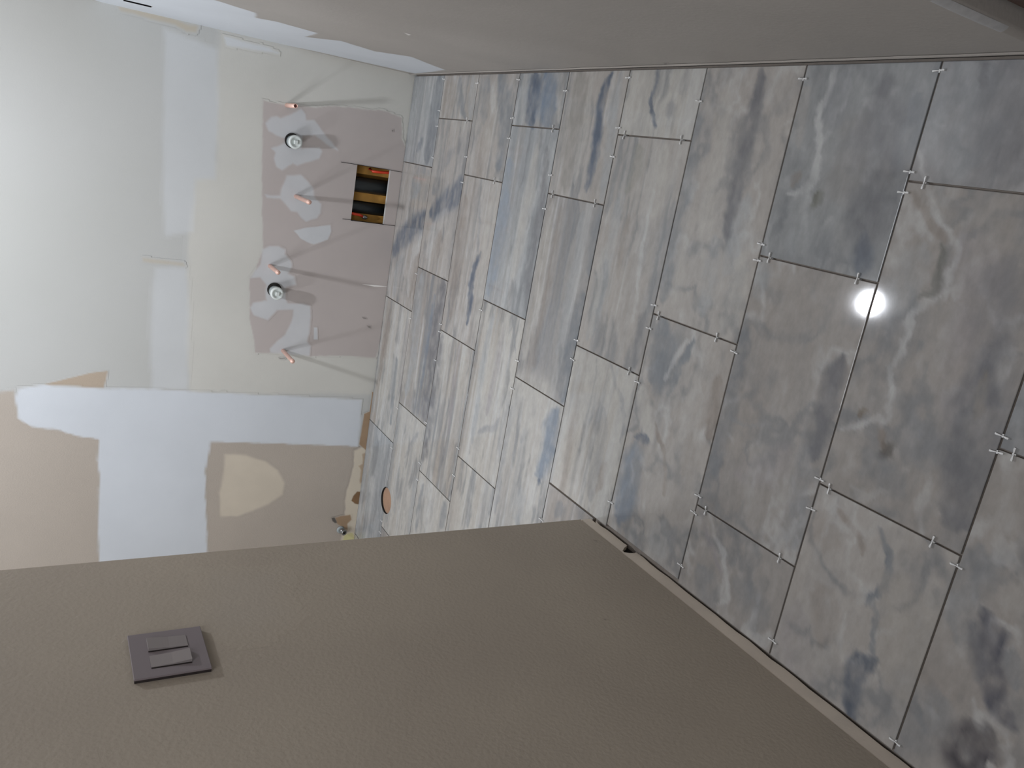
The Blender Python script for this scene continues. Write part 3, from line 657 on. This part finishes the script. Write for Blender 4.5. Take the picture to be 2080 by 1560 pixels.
def vein_colours(P, row, k, seed):
    base, sa, ba = BASE.get((row, k), (WARM, .4, .6))
    n = len(P)
    C = np.tile(np.array(base, float), (n, 1))
    x, y = P[:, 0], P[:, 1]
    wy = y + 0.018 * fbm(x * 3.2, y * 7, seed + 5, 3)
    near = row >= 6
    sa = sa * (0.6 if near else 1.0); ba = ba * (0.8 if near else 1.0)
    wy2 = y + 0.007 * fbm(x * 2.5, y * 5, seed + 5, 2) if not near else wy
    s1 = fbm(x * (2.0 if near else 0.8) + seed, wy2 * 27, seed, 5)                       # stripes along the length
    b1 = fbm(x * 7, y * (9 if near else 13), seed + 40, 5)                              # blotches
    b2 = fbm(x * (18 if near else 5), y * (26 if near else 46), seed + 80, 5)
    cool = np.array((134, 138, 142), float); light = np.array(WHITE, float); brown = np.array(BROWN, float)

    def mix(C, col, a):
        a = np.clip(a, 0, 1)[:, None]
        return C * (1 - a) + col * a
    s2 = fbm(x * (2.0 if near else 0.9) + seed + 7, wy2 * 22, seed + 300, 4)
    C = mix(C, brown, 0.5 * sa * smooth01((s2 - 0.08) / 0.45))
    C = mix(C, cool, 0.8 * sa * smooth01((s1 - 0.10) / 0.5))
    C = mix(C, light, 0.6 * sa * smooth01((-s1 - 0.10) / 0.5))
    C = mix(C, cool, 0.55 * ba * smooth01((b1 - 0.05) / 0.6))
    C = mix(C, brown, 0.35 * ba * smooth01((-b1 - 0.1) / 0.6))
    C = mix(C, light, 0.35 * ba * smooth01((b2 - 0.15) / 0.5))
    C = mix(C, cool * 0.9, 0.28 * smooth01((-b2 - 0.2) / 0.5))
    rg = 1 - np.abs(fbm(x * (7 if near else 1.2) + 3.1, (wy if near else wy2) * (9 if near else 17) + 0.5 * b1, seed + 120, 5)) * 5.5     # thin drifting filaments
    C = mix(C, cool * 0.93, 0.5 * smooth01(rg) * smooth01((b1 + 0.25) / 0.5))
    rg2 = 1 - np.abs(fbm(x * (7 if near else 1.0) + 9.1, (wy if near else wy2) * (10 if near else 21), seed + 220, 5)) * 6.5
    C = mix(C, light, 0.55 * smooth01(rg2) * smooth01((0.25 - b1) / 0.5))
    wx = 0.014 * fbm(x * 20, y * 20, seed + 9, 4); wz = 0.012 * fbm(x * 14, y * 14, seed + 19, 4) + 0.007 * fbm(x * 55, y * 55, seed + 29, 3)
    W = np.stack([x + wx, y + wz], 1)
    for r, path, wd, col, st in ST:
        if r != row:
            continue
        fp = [on_floor(q) for q in path]
        d, pos = dist_path(W, fp)
        hw = wd * 0.306 * 0.5 * (0.35 + 0.72 * np.sqrt(np.clip(np.sin(math.pi * pos), 0, 1)))
        soft = np.maximum(hw * (0.55 if wd > 0.08 else 0.4), 0.0035)
        a = smooth01((hw + soft - d) / (2 * soft))
        a = a * np.clip(0.8 + 0.75 * fbm(x * 22, y * 40, seed + 3, 4), 0, 1.1)
        C = mix(C, np.array(col, float), a * min(1.0, st * 1.08))
    return C


def make_tile(row, k, x0, x1, y0, y1):
    seed = row * 131 + k * 37 + 11
    near = y1 > 0.2
    st = 0.0055 if near else 0.04
    nx = max(2, int(round((x1 - x0) / st))); ny = max(2, int(round((y1 - y0) / st)))
    e = 0.0012
    xs = np.concatenate([[x0], np.linspace(x0 + e, x1 - e, nx + 1), [x1]])
    ys = np.concatenate([[y0], np.linspace(y0 + e, y1 - e, ny + 1), [y1]])
    X, Y = np.meshgrid(xs, ys, indexing='ij')
    Z = np.zeros_like(X); Z[0, :] = Z[-1, :] = -0.0007; Z[:, 0] = Z[:, -1] = -0.0007
    rnd = random.Random(seed); tx = rnd.uniform(-1, 1) * 0.0006; ty = rnd.uniform(-1, 1) * 0.0006
    Z = Z + (X - (x0 + x1) / 2) * tx + (Y - (y0 + y1) / 2) * ty
    a, b = X.shape
    P = np.stack([X.ravel(), Y.ravel()], 1)
    C = vein_colours(P, row, k, seed)
    g = C.mean(1, keepdims=True); C = 163 + ((g + 0.68 * (C - g)) - 163) * 0.98        # glaze: soften contrast
    C = np.clip(C / 255 * 0.85, 0, 1)
    C = np.where(C <= 0.04045, C / 12.92, ((C + 0.055) / 1.055) ** 2.4)
    verts = [(X[i, j], Y[i, j], Z[i, j]) for i in range(a) for j in range(b)]
    hole = (x0 < HOLE[0] + HOLE[2] and x1 > HOLE[0] - HOLE[2] and y0 < HOLE[1] + HOLE[2] and y1 > HOLE[1] - HOLE[2])
    faces = []; mi = []
    rad = HOLE[2]
    for i in range(a - 1):
        for j in range(b - 1):
            if hole:
                cx = (X[i, j] + X[i + 1, j]) / 2; cy = (Y[i, j] + Y[i, j + 1]) / 2
                if math.hypot(cx - HOLE[0], cy - HOLE[1]) < rad:
                    continue
            faces.append((i * b + j, (i + 1) * b + j, (i + 1) * b + j + 1, i * b + j + 1)); mi.append(0)
    edge = {}
    for f in faces:
        for p, q in ((f[0], f[1]), (f[1], f[2]), (f[2], f[3]), (f[3], f[0])):
            edge[(p, q)] = edge.get((p, q), 0) + 1
    border = [(p, q) for (p, q) in edge if (q, p) not in edge]
    if hole:   # round the cut
        for p in {v for e2 in border for v in e2}:
            vx, vy, vz = verts[p]; d = math.hypot(vx - HOLE[0], vy - HOLE[1])
            if 0 < d < rad + 0.009 and x0 + e < vx < x1 - e and y0 + e < vy < y1 - e:
                verts[p] = (HOLE[0] + (vx - HOLE[0]) / d * rad, HOLE[1] + (vy - HOLE[1]) / d * rad, vz)
    cols = [tuple(c) + (1.0,) for c in C]
    mid = {}; down = {}
    for p in {v for e2 in border for v in e2}:
        mid[p] = len(verts); verts.append((verts[p][0], verts[p][1], -0.0045)); cols.append(cols[p])
        down[p] = len(verts); verts.append((verts[p][0], verts[p][1], -0.0088)); cols.append(cols[p])
    for p, q in border:
        faces.append((q, p, mid[p], mid[q])); mi.append(0)
        faces.append((mid[q], mid[p], down[p], down[q])); mi.append(1)
    me = bpy.data.meshes.new('tile'); me.from_pydata(verts, [], faces)
    me.polygons.foreach_set('material_index', mi)
    at = me.color_attributes.new('vein', 'FLOAT_COLOR', 'POINT')
    at.data.foreach_set('color', np.array(cols, np.float32).ravel())
    link('tile', me, [M['tile'], M['tile_body']], floor)


def make_tiles():
    for row in range(0, 15):
        yt = row_y(row) - (0 if row == 0 else G); yb = row_y(row + 1) + G
        xlim = -2.59 if row_y(row + 1) > YL - 0.02 else XL + 0.004
        split = row_y(row) > YL > row_y(row + 1)
        if split:
            xlim = XL + 0.004
        x1 = XR - 0.005; k = 0; xj = XR - JO[row] * PITCH
        if XR - xj < 0.03:
            xj -= LT * PITCH
        while True:
            x0 = max(xj + G, xlim)
            if x1 - x0 > 0.02:
                make_tile(row, k, x0, x1, yb, yt)
            k += 1; x1 = xj - G; xj -= LT * PITCH
            if x1 < xlim + 0.02:
                break
        if split:    # floor of the alcove behind the partition end
            make_tile(row, 9, -2.59, XL - 0.002, YL + 0.004, yt)


make_tiles()

# toilet flange opening in the tile
bm = bmesh.new(); lathe(bm, [(0, 0.060), (0.0004, 0.060)], (HOLE[0], HOLE[1], -0.0092), (0, 0, 1), 32)
link('subfloor_disc', mesh_of(bm), M['plywood'], floor, label='orange plywood seen through the round cut')
bm = bmesh.new()
n = 40
for k in range(n):
    a0 = 2 * math.pi * k / n; a1 = 2 * math.pi * (k + 1) / n
    r0 = 0.0615
    v = [bm.verts.new((HOLE[0] + r0 * math.cos(a), HOLE[1] + r0 * math.sin(a), z)) for a, z in ((a0, -0.009), (a1, -0.009), (a1, -0.0006), (a0, -0.0006))]
    bm.faces.new(v)
link('cut_rim_shade', mesh_of(bm), M['dark'], floor)  # dark ring paints shade onto the tile's cut edge

# ------------------------------------------------------------------ framing void behind the cut-out
for x0, x1, nm in ((-0.128, -0.02, 'stud'), (-0.245, -0.205, 'stud'), (-0.46, -0.300, 'stud')):
    box_obj(nm, (x0, YB + 0.045, -0.04), (x1, YB + 0.085, 0.6), M['wood'], wall_back)
box_obj('backing_board', (-0.5, YB + 0.10, -0.04), (0.1, YB + 0.11, 0.6), M['wood'], wall_back)


def thing_mesh(name, bm, mat, label, cat, group=None, smooth=False):
    o = link(name, mesh_of(bm, name), mat, None, label=label, category=cat)
    if group:
        o['group'] = group
    return o


def empty(name, loc, label, cat, group=None):
    o = bpy.data.objects.new(name, None); COL.objects.link(o); o.location = loc; o.empty_display_size = 0.05
    o['label'] = label; o['category'] = cat
    if group:
        o['group'] = group
    return o


def part(name, bm, mat, parent, label=None):
    """mesh given in world space, parented to an empty"""
    me = mesh_of(bm, name)
    me.transform(Matrix.Translation(-parent.location))
    o = link(name, me, mat, parent)
    if label:
        o['label'] = label
    return o


for xc, r, lb in ((-0.176, 0.034, 'black vertical drain pipe at the right inside the wall opening'), (-0.275, 0.027, 'black vertical drain pipe at the left inside the wall opening')):
    bm = bmesh.new(); lathe(bm, [(0, r), (0.6, r)], (xc, YB + 0.052 if r > .03 else YB + 0.058, -0.02), (0, 0, 1), 24)
    thing_mesh('drain_pipe', bm, M['abs'], lb, 'pipe', 'black pipes in the wall opening')
bm = bmesh.new(); tube(bm, [(-0.102, YB + 0.03, -0.03), (-0.104, YB + 0.028, 0.05), (-0.108, YB + 0.024, 0.09), (-0.110, YB + 0.027, 0.125), (-0.1, YB + 0.038, 0.14)], 0.006)
thing_mesh('electric_cable', bm, M['red'], 'orange-red cable low at the right inside the wall opening', 'cable')
bm = bmesh.new(); tube(bm, [(-0.300, YB + 0.018, 0.40), (-0.302, YB + 0.016, 0.21), (-0.305, YB + 0.018, 0.165), (-0.312, YB + 0.026, 0.145)], 0.006)
cb = empty('electric_cable', (-0.305, YB + 0.018, 0.2), 'red cable with a metal end at the left inside the wall opening', 'cable')
part('wire', bm, M['red'], cb)
bm = bmesh.new(); lathe(bm, [(0, 0.004), (0.004, 0.009), (0.02, 0.009), (0.024, 0.006)], (-0.311, YB + 0.025, 0.150), (-0.2, 0.2, -1), 12)
part('connector', bm, M['metal'], cb, 'silver metal connector')

# ------------------------------------------------------------------ supply stub-outs and drains
STUBS = [((0.096, 0.531), 0.142, 'open copper supply stub at the far right, above the drywall repair corner', True),
         ((-0.261, 0.459), 0.215, 'long copper supply stub above the rectangular wall opening', False),
         ((-0.566, 0.540), 0.155, 'copper supply stub just right of the left white drain', False),
         ((-0.939, 0.449), 0.178, 'leftmost copper supply stub, at the left edge of the drywall repair', False)]
for (x, z), L, lb, opened in STUBS:
    t = empty('copper_pipe', (x, YB, z), lb, 'pipe', 'copper supply stubs')
    r = 0.0088
    bm = bmesh.new()
    if opened:
        lathe(bm, [(0, r), (L, r), (L, r * 0.72), (L - 0.02, r * 0.7)], (x, YB + 0.005, z), (0, -1, 0), 20)
    else:
        lathe(bm, [(0, r), (L - 0.016, r), (L - 0.015, r * 1.1), (L - 0.002, r * 1.1), (L, r * 0.9)], (x, YB + 0.005, z), (0, -1, 0), 20)
    part('tube', bm, M['copper'], t)
    bm = bmesh.new()
    if opened:
        lathe(bm, [(0, r * 0.71), (0.001, r * 0.71)], (x, YB + 0.004 - L + 0.004, z), (0, -1, 0), 20)
        part('bore', bm, M['copper_in'], t, 'dark open bore')
    else:
        lathe(bm, [(0, r * 0.9), (0.003, r * 0.6), (0.004, 0.001)], (x, YB + 0.005 - L, z), (0, -1, 0), 20)
        part('end_cap', bm, M['copper'], t)

for (x, z), L, lb, off in (((-0.041, 0.497), 0.062, 'white capped drain stub on the right of the drywall repair', 0.003), ((-0.673, 0.512), 0.060, 'white capped drain stub on the left, in a ragged dark hole', 0.007)):
    t = empty('drain_stub', (x, YB, z), lb, 'drain', 'capped drain stubs')
    R0 = 0.0245
    bm = bmesh.new(); lathe(bm, [(0, R0 + 0.006), (0.0015, R0 + 0.006)], (x + off, YB - 0.0053, z + 0.001), (0, -1, 0), 28)
    part('hole_edge', bm, M['dark'], t, 'dark gap round the pipe')
    bm = bmesh.new(); lathe(bm, [(0, R0), (L - 0.02, R0)], (x, YB, z), (0, -1, 0), 28)
    part('stub', bm, M['pvc_grey'], t)
    bm = bmesh.new(); lathe(bm, [(0, R0 + 0.003), (0.016, R0 + 0.003), (0.020, R0 + 0.001), (0.020, R0 - 0.006), (0.017, R0 - 0.007), (0.017, 0.001)], (x, YB - L + 0.02, z), (0, -1, 0), 28)
    cap = part('cap', bm, M['pvc'], t)
    bm = bmesh.new(); add_box(bm, (x - 0.008, YB - L - 0.007, z - 0.008), (x + 0.008, YB - L + 0.003, z + 0.008), bevel=0.002, seg=2)
    me = mesh_of(bm); me.transform(Matrix.Translation(-t.location)); link('wrench_boss', me, M['pvc'], cap)

# shut-off stub at the far left foot of the wall
t = empty('supply_valve', (-1.852, YB, 0.075), 'small grey metal supply stub low in the broken plaster at the far left', 'valve')
bm = bmesh.new(); lathe(bm, [(0, 0.019), (0.003, 0.019), (0.006, 0.012)], (-1.852, YB - 0.004, 0.078), (0, -1, 0), 20)
part('flange', bm, M['pvc_grey'], t)
bm = bmesh.new(); lathe(bm, [(0, 0.010), (0.030, 0.010)], (-1.852, YB, 0.078), (0, -1, -0.25), 16)
part('body', bm, M['metal'], t)
bm = bmesh.new(); lathe(bm, [(0, 0.014), (0.010, 0.015), (0.012, 0.013), (0.012, 0.009), (0.008, 0.008)], (-1.852, YB - 0.030, 0.071), (0, -1, -0.25), 16)
part('nut', bm, M['metal'], t)
bm = bmesh.new(); lathe(bm, [(0, 0.0088), (0.001, 0.0088)], (-1.852, YB - 0.039, 0.069), (0, -1, -0.25), 16)
part('bore', bm, M['dark'], t)

# ------------------------------------------------------------------ two-gang switch plate on the partition
y0, y1, z0, z1 = 1.228, 1.358, 1.116, 1.239
sw = empty('light_switch', (XL, (y0 + y1) / 2, z0), 'greyish two-gang rocker switch plate on the taupe partition wall', 'switch')
bm = bmesh.new(); add_box(bm, (XL + 0.0048, y0, z0), (XL + 0.0080, y1, z1), bevel=0.0010, seg=2)
part('cover_plate', bm, M['plate'], sw)
bm = bmesh.new(); add_box(bm, (XL - 0.0005, y0 + 0.0004, z0 + 0.001), (XL + 0.0050, y1 - 0.001, z1 - 0.001))
part('rim_shade', bm, M['plate_dark'], sw)  # near-black box puts the plate edge's shade into its colour
zc = (z0 + z1) / 2
for yc, tilt, lb in ((y1 - 0.040, -1, 'far rocker, pressed at the bottom'), (y0 + 0.042, 1, 'near rocker, pressed at the top')):
    bm = bmesh.new(); add_box(bm, (XL + 0.0077, yc - 0.0195, zc - 0.0325), (XL + 0.0083, yc + 0.0165, zc + 0.0325))
    fr = part('rocker_gap', bm, M['plate_dark'], sw)  # dark gap, wider on the near side to paint the rocker's shade
    # paddle: wedge with one end standing proud
    bm = bmesh.new(); h = 0.0325; wd = 0.0162
    xa = XL + 0.0079
    hi_ = 0.0062; lo_ = 0.0012
    top = hi_ if tilt < 0 else lo_; bot = lo_ if tilt < 0 else hi_
    pts = [(zc - h, bot), (zc - 0.002, 0.0026), (zc + h, top)]
    secs = []
    for z, p in pts:
        secs.append([bm.verts.new(c) for c in ((xa, yc - wd, z), (xa, yc + wd, z), (xa + p, yc + wd, z), (xa + p, yc - wd, z))])
    for i in range(2):
        for j in range(4):
            bm.faces.new((secs[i][j], secs[i][(j + 1) % 4], secs[i + 1][(j + 1) % 4], secs[i + 1][j]))
    bm.faces.new(secs[0]); bm.faces.new(secs[2])
    part('rocker', bm, M['rocker'], sw, lb)

# ------------------------------------------------------------------ tile spacers
LONG = {1: [(903, 161), (892, 225), (886, 256), (878, 320), (845, 555), (832, 645), (806, 827), (796, 909), (774, 1055), (769, 1076)],
        2: [(970, 169), (949, 319), (938, 370), (899, 660), (896, 675), (884, 731), (866, 858), (853, 940), (847, 972)],
        3: [(1054, 162), (1041, 240), (1035, 281), (977, 629), (930, 909), (921, 964)],
        4: [(1152, 185), (1118, 356), (1107, 424), (1050, 732), (1040, 788)],
        5: [(1276, 158), (1255, 260), (1245, 318), (1169, 690), (1160, 728), (1097, 1052)],
        6: [(1418, 206), (1328, 619), (1318, 666), (1292, 774), (1237, 1017)],
        7: [(1628, 161), (1549, 496), (1542, 529), (1490, 714), (1417, 1005), (1409, 1040), (1381, 1146)],
        8: [(1904, 144), (1844, 349), (1834, 391), (1664, 972), (1646, 1032), (1568, 1299)],
        9: [(2034, 884), (2023, 917), (1943, 1148), (1817, 1504)]}
SHORT = {1: [(949, 246)], 2: [(1005, 368)], 3: [(1124, 261)], 4: [(1123, 395), (1209, 414)], 5: [(1269, 275), (1385, 283), (1279, 754)],
         6: [(1338, 644), (1456, 688)], 7: [(1564, 523), (1743, 565), (1434, 1038), (1583, 1138)], 8: [(1879, 370), (1685, 994), (1893, 1107)], 9: [(2063, 915)]}


def spacer_mesh():
    """cross arms standing on the tile faces with a stem down in the joint; joint runs along X, arms reach along Y"""
    bm = bmesh.new()
    for s in (-1, 1):
        # bow-tie arm: thin at the joint, flared at the end
        a = [(0.0006, 0.0, 0.0002), (0.0006, 0.0, 0.0030), (0.0016, s * 0.0085, 0.0048), (0.0016, s * 0.0115, 0.0040), (0.0016, s * 0.0115, 0.0002)]
        L = [bm.verts.new((-x, y, z)) for x, y, z in a]; Rr = [bm.verts.new((x, y, z)) for x, y, z in a]
        bm.faces.new(L); bm.faces.new(list(reversed(Rr)))
        for i in range(5):
            j = (i + 1) % 5
            bm.faces.new((L[i], L[j], Rr[j], Rr[i]))
    add_box(bm, (-0.003, -0.0013, -0.0085), (0.003, 0.0013, 0.0004))
    return mesh_of(bm, 'tile_spacer')


SM = spacer_mesh(); SM.materials.append(M['spacer'])
ORD = ['first', 'second', 'third', 'fourth', 'fifth', 'sixth', 'seventh', 'eighth', 'ninth', 'tenth']


def spacer(x, y, rz, label, tilt=0.0):
    o = bpy.data.objects.new('tile_spacer', SM); COL.objects.link(o)
    o.location = (x, y, 0.0002); o.rotation_euler = (0, tilt, rz)
    o['label'] = label; o['category'] = 'spacer'; o['group'] = 'white tile spacers in the floor joints'


rnd = random.Random(3)
for i, pts in LONG.items():
    yy = row_y(i)
    for k, q in enumerate(pts):
        x, _ = on_floor(q)
        spacer(x, yy, rnd.uniform(-.12, .12), 'white spacer, %s long joint from back wall, %s from right wall' % (ORD[i - 1], ORD[k]), rnd.uniform(-.15, .15))
for r, pts in SHORT.items():
    for k, q in enumerate(pts):
        x, y = on_floor(q)
        j = round(((XR - x) / PITCH - JO[r]) / LT); xj = XR - (JO[r] + j * LT) * PITCH
        spacer(xj, y, math.pi / 2 + rnd.uniform(-.12, .12), 'white spacer in cross joints of %s tile row from back wall, %s from right' % (ORD[r], ORD[k]), rnd.uniform(-.1, .1))

# ------------------------------------------------------------------ ceiling downlights (they light the room and mirror in the floor)
for (loc, pw, sz), lb in zip(LAMPS, ('round ceiling light above the tiled floor near the back wall', 'round ceiling light above the alcove left of the partition')):
    t = empty('ceiling_light', (loc[0], loc[1], CEIL - 0.012), lb, 'light')
    bm = bmesh.new(); lathe(bm, [(0, sz / 2 + 0.003), (0, sz / 2 + 0.02), (0.016, sz / 2 + 0.02)], (loc[0], loc[1], CEIL - 0.013), (0, 0, 1), 40, cap=False)
    part('trim_ring', bm, M['led'], t)
    a = area('lamp', (0, 0, -0.002), pw, sz); a.parent = t
